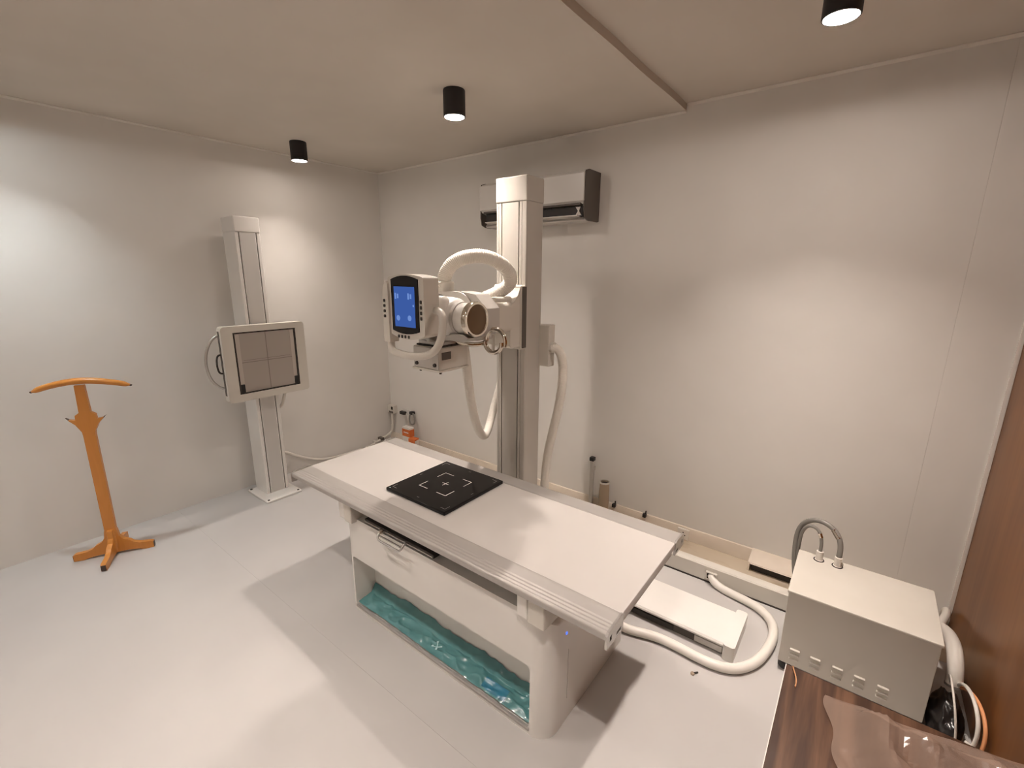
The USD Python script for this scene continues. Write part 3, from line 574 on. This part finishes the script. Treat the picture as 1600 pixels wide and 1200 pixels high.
# ================================================================ high voltage generator cabinet at the right
GX0, GX1, GY0, GY1, GZ0, GZ1 = 3.703, 4.197, -0.812, -0.432, 0.045, 0.402
gn = thing('generator_cabinet', 'cream metal generator cabinet standing in the corner by the wood wall', 'cabinet', (3.95, -0.62, 0))
gb = rb(GX0+0.004, GX1-0.004, GY0+0.004, GY1-0.004, GZ0, GZ1-0.008, 0.004)
cut = []
for gx in (3.763, 3.838, 3.915, 3.988, 4.063):
    for z in (0.128, 0.103, 0.080):
        cut.append(rb(gx-0.017, gx+0.017, GY0-0.01, GY0+0.03, z-0.0042, z+0.0042, 0.004))
gp = gn.part('body', gb, 'generator_coat', 30)
for gx in (3.763, 3.838, 3.915, 3.988, 4.063):
    for z in (0.128, 0.103, 0.080):
        lv = prism(Polygon([(GY0+0.006, z-0.004), (GY0-0.001, z-0.003), (GY0-0.006, z+0.0015), (GY0-0.004, z+0.0035), (GY0+0.006, z+0.004)]), 'x', gx-0.018, gx+0.018)
        gp.part('louvre', lv, 'generator_coat', 30)
gn.part('lid', rb(GX0-0.001, GX1+0.001, GY0-0.001, GY1+0.001, GZ1-0.014, GZ1, 0.004), 'generator_coat')
for x, y in ((GX0+0.03, GY0+0.04), (GX1-0.03, GY0+0.04), (GX0+0.03, GY1-0.04), (GX1-0.03, GY1-0.04)):
    gn.part('foot', lathe([(0, 0), (0.022, 0), (0.026, 0.008), (0.026, 0.030), (0.016, 0.046), (0, 0.046)], (x, y, 0), (0, 0, 1), 20), 'black_plastic')
for k, (x, y) in enumerate(((3.786, -0.478), (3.858, -0.482))):
    gn.part('socket', lathe([(0, 0), (0.017, 0), (0.017, 0.004), (0.0145, 0.005), (0.0145, 0.046), (0.010, 0.048), (0, 0.048)], (x, y, GZ1-0.001), (0, 0, 1), 20), 'cable_white')
    gp.part('lid_ring', lathe([(0.017, 0), (0.022, 0), (0.022, 0.002), (0.017, 0.002)], (x, y, GZ1), (0, 0, 1), 20), 'dark_slot')
hv = gn.part('high_voltage_cable', tube([(3.786, -0.478, 0.449), (3.782, -0.472, 0.505), (3.760, -0.462, 0.545), (3.730, -0.455, 0.548), (3.706, -0.440, 0.510), (3.698, -0.415, 0.44), (3.70, -0.402, 0.33), (3.72, -0.402, 0.20), (3.76, -0.402, 0.07), (3.80, -0.402, 0.012)], 0.0075, 60, 10), 'cable_grey', 60, label='thinner grey cable from the left socket')
hv.part('cable_band', tube([(3.772, -0.468, 0.531), (3.780, -0.4715, 0.512)], 0.0088, 2, 10, False), 'chrome')
hv = gn.part('high_voltage_cable', tube([(3.858, -0.482, 0.449), (3.856, -0.474, 0.500), (3.838, -0.460, 0.545), (3.800, -0.445, 0.572), (3.755, -0.430, 0.574), (3.712, -0.415, 0.545), (3.686, -0.402, 0.485), (3.682, -0.398, 0.40), (3.69, -0.398, 0.30), (3.72, -0.400, 0.15), (3.76, -0.402, 0.035), (3.83, -0.405, 0.012)], 0.0115, 70, 10), 'cable_grey', 60, label='thicker grey cable from the right socket')
hv.part('cable_band', tube([(3.820, -0.452, 0.561), (3.846, -0.465, 0.530)], 0.0128, 2, 10, False), 'chrome')

# floor hose looping from rail to table, low white duct
single('floor_hose', tube([(3.315, -0.375, 0.048), (3.335, -0.400, 0.032), (3.385, -0.420, 0.022), (3.455, -0.436, 0.022), (3.560, -0.462, 0.022), (3.632, -0.520, 0.022), (3.664, -0.612, 0.022), (3.656, -0.757, 0.022), (3.618, -0.880, 0.022), (3.555, -0.958, 0.022), (3.470, -0.987, 0.022), (3.330, -0.984, 0.022), (3.210, -0.990, 0.022), (3.110, -1.020, 0.022), (3.030, -1.010, 0.022)], 0.0215, 120, 14), 'hose_white', (3.4, -0.7, 0), 'thick white hose looping over the floor between table and generator cabinet', 'hose', smooth=60)
sd = thing('floor_duct', 'low flat white duct with rounded end lying on the floor under the table', 'duct', (3.2, -0.76, 0))
sd.part('cover', prism(Polygon([(-0.890, 0.052), (-0.893, 0.062), (-0.886, 0.070), (-0.640, 0.070), (-0.628, 0.062), (-0.628, 0.052)]), 'x', 2.35, 3.500), 'white_coat', 40)
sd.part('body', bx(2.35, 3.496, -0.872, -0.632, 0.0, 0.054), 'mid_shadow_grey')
sd.part('end_piece', prism(rpoly(3.498, 3.548, -0.905, -0.616, 0.014, 5), 'z', 0.0, 0.076), 'white_coat', 40)
sd.part('front_strip', rb(3.02, 3.27, -0.880, -0.871, 0.008, 0.036, 0.002, 1), 'dark_slot')
sd.part('front_strip', rb(3.37, 3.494, -0.882, -0.871, 0.008, 0.040, 0.002, 1), 'grey_coat')

# ================================================================ small things by the back wall
tr = thing('cable_trunking', 'beige cable trunking box with a dark open slot beside the generator cabinet', 'trunking', (3.86, -0.06, 0))
tr.part('cover', prism(Polygon([(0, 0.088), (-0.012, 0.088), (-0.125, 0.060), (-0.130, 0.052), (-0.118, 0.052), (-0.010, 0.078), (0, 0.078)]), 'x', 3.462, 4.26), 'base_beige', 20)
tr.part('inside', bx(3.47, 4.25, -0.100, 0.0, 0.0, 0.048), 'dark_slot', False)
tr.part('end_piece', prism(Polygon([(0, 0), (0, 0.088), (-0.012, 0.088), (-0.125, 0.060), (-0.125, 0.0)]), 'x', 3.452, 3.462), 'base_beige', False)
so = thing('wall_socket', 'cream power socket plate on the skirting beside the table end', 'socket', (3.045, -0.024, 0.045))
so.part('plate', rb(3.008, 3.082, -0.034, -0.020, 0.004, 0.078, 0.004), 'cable_white')
for dx, dz in ((-0.012, 0.036), (0.012, 0.036), (0.0, 0.054)):
    so.part('pin_hole', cyl((3.045+dx, -0.0335, dz), (3.045+dx, -0.0348, dz), 0.0045, 10), 'dark_slot')
so.part('rocker', rb(3.018, 3.036, -0.0365, -0.033, 0.010, 0.024, 0.001, 1), 'white_coat')
for k, x in enumerate((2.545, 2.775)):
    c = thing('cable_clip', ('small black clip on the skirting beside the beige pipe stub', 'small black clip on the skirting halfway along the table')[k], 'clip', (x, -0.02, 0.07), group='black clips on the skirting')
    c.part('block', rb(x-0.012, x+0.012, -0.036, -0.0085, 0.066, 0.092, 0.004), 'black_plastic')
    c.part('tab', rb(x+0.002, x+0.010, -0.022, -0.010, 0.090, 0.112, 0.003), 'black_plastic')
pb = thing('pipe_stub', 'beige pipe stub with a dark open top standing by the wall', 'pipe', (2.487, -0.075, 0))
pb.part('tube', lathe([(0.033, 0), (0.036, 0), (0.036, 0.20), (0.033, 0.262), (0.030, 0.262), (0.030, 0.20), (0.030, 0.0)], (2.487, -0.075, 0)), 'tin_beige', 40)
pb.part('rim', lathe([(0.0295, 0.256), (0.0345, 0.256), (0.0352, 0.262), (0.0345, 0.268), (0.0295, 0.268)], (2.487, -0.075, 0)), 'cream_coat', 40)
pb.part('opening', lathe([(0, 0.25), (0.0298, 0.25), (0.0298, 0.253), (0, 0.253)], (2.487, -0.075, 0)), 'dark_slot')
wp = thing('wall_bracket', 'thin grey upright bracket with a black tip against the back wall', 'bracket', (2.365, -0.03, 0))
wp.part('upright', rb(2.352, 2.378, -0.050, -0.024, 0.0, 0.385, 0.003), 'grey_coat')
wp.part('tip', rb(2.348, 2.382, -0.058, -0.022, 0.384, 0.412, 0.004), 'black_plastic')
wp.part('wall_fixing', rb(2.356, 2.374, -0.026, 0.0, 0.30, 0.33, 0.002), 'grey_coat')
# corner: socket box, conduit, plugs
cb = thing('junction_box', 'white socket box fixed in the corner above the table end', 'socket', (0.055, 0, 0.345))
cb.part('box', rb(0.006, 0.104, -0.048, 0.0, 0.302, 0.388, 0.005), 'cable_white')
cb.part('switch', rb(0.068, 0.092, -0.053, -0.046, 0.345, 0.375, 0.002), 'dark_slot')
cb.part('outlet_shade', rb(0.030, 0.095, -0.052, -0.047, 0.306, 0.326, 0.002), 'mid_shadow_grey')
cd = thing('wall_conduit', 'pale bent conduit dropping from the corner socket box to the floor', 'conduit', (0.05, -0.03, 0))
cd.part('pipe', tube([(0.056, -0.030, 0.304), (0.056, -0.030, 0.24), (0.054, -0.031, 0.165), (0.046, -0.040, 0.110), (0.038, -0.085, 0.075), (0.033, -0.21, 0.038), (0.032, -0.30, 0.014), (0.032, -0.36, 0.014)], 0.0125, 60, 10), 'cable_white', 60)
cd.part('coupling', tube([(0.0545, -0.031, 0.185), (0.0535, -0.032, 0.160)], 0.0155, 2, 12, False), 'cable_white', 60)
cd.part('clamp', rb(0.0, 0.060, -0.185, -0.150, 0.040, 0.070, 0.004), 'mid_shadow_grey')
cd.part('clamp', rb(0.0, 0.050, -0.250, -0.225, 0.012, 0.048, 0.004), 'cable_white')
pg = thing('power_plug', 'black power plug in a wall outlet above the orange boxes', 'plug', (0.27, -0.02, 0.33))
pg.part('outlet_plate', rb(0.235, 0.355, -0.010, 0.0, 0.290, 0.372, 0.003), 'wall_paint')
pg.part('plug_body', rb(0.190, 0.265, -0.048, -0.009, 0.318, 0.352, 0.010, 3), 'cable_black', 40)
pg.part('plug_body', rb(0.345, 0.392, -0.052, -0.009, 0.345, 0.376, 0.008, 3), 'cable_black', 40)
pg.part('lead', tube([(0.360, -0.045, 0.350), (0.352, -0.052, 0.30), (0.375, -0.055, 0.255), (0.415, -0.050, 0.262), (0.418, -0.045, 0.315), (0.392, -0.040, 0.362)], 0.008, 40, 8), 'cable_grey', 60)
pg.part('lead', tube([(0.28, -0.030, 0.335), (0.300, -0.030, 0.30), (0.302, -0.030, 0.20), (0.302, -0.030, 0.10)], 0.008, 30, 8), 'cable_white', 60)
b1 = thing('carton', 'orange and white small carton, taller one behind the table end', 'box', (0.395, -0.10, 0))
b1.part('box_body', rb(0.348, 0.458, -0.145, -0.090, 0.0, 0.247, 0.002), 'white_card')
b1.part('orange_panel', bx(0.347, 0.459, -0.146, -0.089, 0.155, 0.228), 'orange_card', False)
b1.part('printed_line', bx(0.370, 0.440, -0.1466, -0.1455, 0.190, 0.200), 'white_card', False)
b2 = thing('carton', 'plain orange small carton, lower one beside the white topped carton', 'box', (0.53, -0.16, 0))
b2.part('box_body', rot(rb(0.495, 0.570, -0.195, -0.130, 0.0, 0.172, 0.002), (0, 0, 1), 10, (0.53, -0.16, 0)), 'orange_card')
b2.part('label_strip', rot(bx(0.5695, 0.5712, -0.19, -0.135, 0.02, 0.155), (0, 0, 1), 10, (0.53, -0.16, 0)), 'white_card', False)
sc_ = thing('loose_screw', 'tiny dark screw lying on the open floor near the hose', 'screw', (3.422, -1.072, 0))
sc_.part('head', rot(lathe([(0, 0), (0.009, 0), (0.009, 0.004), (0.004, 0.008), (0, 0.008)], (3.422, -1.072, 0.001), (0, 0, 1), 12), (1, 0, 0), 20, (3.422, -1.072, 0.004)), 'tin_beige')
sc_.part('shank', cyl((3.424, -1.070, 0.006), (3.438, -1.052, 0.004), 0.0035, 8), 'dark_slot')

# ================================================================ desk in the foreground, film, wire
DZT = 0.72
dk = thing('wooden_desk', 'dark wood-grain laminate desk in the bottom right corner', 'desk', (4.05, -2.3, 0))
DKX0, DKX1, DKY0, DKY1 = 3.766, RX-0.003, -2.62, -1.652
dk.part('desktop', rb(DKX0, DKX1, DKY0, DKY1, DZT-0.026, DZT, 0.0015, 1), 'desk_wood')
dk.part('edge_band', bx(DKX0-0.0015, DKX0+0.0005, DKY0, DKY1, DZT-0.026, DZT-0.001), 'white_card', False)
dk.part('side_panel', bx(DKX0+0.02, DKX0+0.04, DKY0+0.03, DKY1-0.03, 0, DZT-0.026), 'desk_wood')
dk.part('side_panel', bx(DKX1-0.03, DKX1-0.01, DKY0+0.03, DKY1-0.03, 0, DZT-0.026), 'desk_wood')
dk.part('front_panel', bx(DKX0+0.04, DKX1-0.03, DKY1-0.07, DKY1-0.05, 0.08, DZT-0.026), 'desk_wood')
FOLDS = [(random.uniform(0, math.pi), random.uniform(5, 16), random.uniform(0, 1)) for _ in range(9)]
def film(u, v):
    x = 3.880 + 0.43*u + (0.022*math.sin(5*v) + 0.008*math.sin(17*v+1))*(1-u); y = -2.10 + 0.440*v - 0.03*u*math.sin(5*u) - 0.10*max(0, 0.5-u)*v
    ed = min(1, 5*min(u, 1-u, v, 1-v)); w = meshkit.noise(np.array([[x*7, y*7, 1.7]]), 21)[0]; z = 0
    for th, fr, ph in FOLDS:                                        # sharp straight creases
        t = (x*math.cos(th) + y*math.sin(th))*fr + ph + 0.35*w
        z += abs((t % 1.0) - 0.5)*0.055/fr*(0.4 + 1.2*w)
    return (min(x, RX-0.006), y, DZT + 0.0012 + (0.10+0.90*ed)*z*4.0)
single('plastic_film', thick(sheet(52, 52, film), 0.0004), 'film', (4.05, -1.9, DZT), 'crumpled clear plastic film lying on the dark wooden desk', 'plastic film', smooth=False)
single('wire_offcut', tube([(3.781, -1.655, DZT+0.002), (3.786, -1.675, DZT+0.004), (3.792, -1.695, DZT+0.003), (3.7935, -1.712, DZT+0.002), (3.793, -1.722, DZT+0.002)], 0.0018, 24, 8), 'copper_wire', (3.79, -1.69, DZT), 'short copper wire offcut at the far left corner of the desk', 'wire', smooth=60)

# wiring beside the generator cabinet
sl = thing('cable_sleeve', 'white conduit sleeve with loose wires bending down between generator cabinet and wood wall', 'conduit', (4.27, -0.62, 0))
sl.part('sleeve', tube([(4.262, -0.33, 0.180), (4.262, -0.42, 0.225), (4.263, -0.52, 0.262), (4.265, -0.61, 0.268), (4.268, -0.665, 0.235), (4.270, -0.690, 0.175)], 0.0255, 50, 16), 'cable_white', 60)
sl.part('sleeve_mouth', tube([(4.2695, -0.689, 0.180), (4.270, -0.691, 0.172)], 0.027, 2, 16, False), 'cable_grey', 60)
sl.part('upper_run', tube([(4.318, -0.02, 0.04), (4.312, -0.06, 0.12), (4.298, -0.16, 0.155), (4.270, -0.27, 0.165), (4.262, -0.345, 0.186)], 0.016, 30, 12), 'cable_white', 60)
bg = meshkit
m = trimesh.creation.icosphere(4, 1.0); v = m.vertices.copy(); nn = 1-np.abs(2*meshkit.noise(v*1.7+5, 3)-1) + 0.3*meshkit.noise(v*4+2, 9)
v *= (0.70 + 0.30*nn)[:, None]; m.vertices = v*np.array([0.050, 0.115, 0.115]); m.vertices[:, 2] = np.maximum(m.vertices[:, 2], -0.0755)
m.apply_translation((4.252, -0.775, 0.0755))
single('black_bag', m, 'black_bag', (4.252, -0.775, 0), 'crumpled black plastic bag stuffed beside the generator cabinet', 'bag', smooth=50)
for k, (pts, r, mat, lab) in enumerate((
    ([(4.276, -0.697, 0.172), (4.292, -0.790, 0.245), (4.306, -0.890, 0.215), (4.306, -0.915, 0.14), (4.290, -0.910, 0.08)], 0.0065, 'cable_white', 'white loose wire looping down in front of the black bag'),
    ([(4.280, -0.695, 0.172), (4.315, -0.800, 0.225), (4.328, -0.895, 0.19), (4.324, -0.918, 0.11), (4.312, -0.914, 0.05)], 0.006, 'cable_orange', 'orange loose wire beside the white one'),
    ([(4.262, -0.700, 0.172), (4.240, -0.790, 0.262), (4.248, -0.890, 0.215), (4.262, -0.912, 0.12), (4.268, -0.910, 0.03)], 0.0035, 'cable_white', 'thin pale wire hanging over the left of the black bag'),
    ([(4.284, -0.910, 0.13), (4.312, -0.925, 0.11), (4.322, -0.935, 0.06), (4.312, -0.935, 0.012)], 0.007, 'cable_white', 'short white wire reaching the floor below the black bag'))):
    sl.part('loose_wire', tube(pts, r, 40, 8), mat, 60, label=lab)
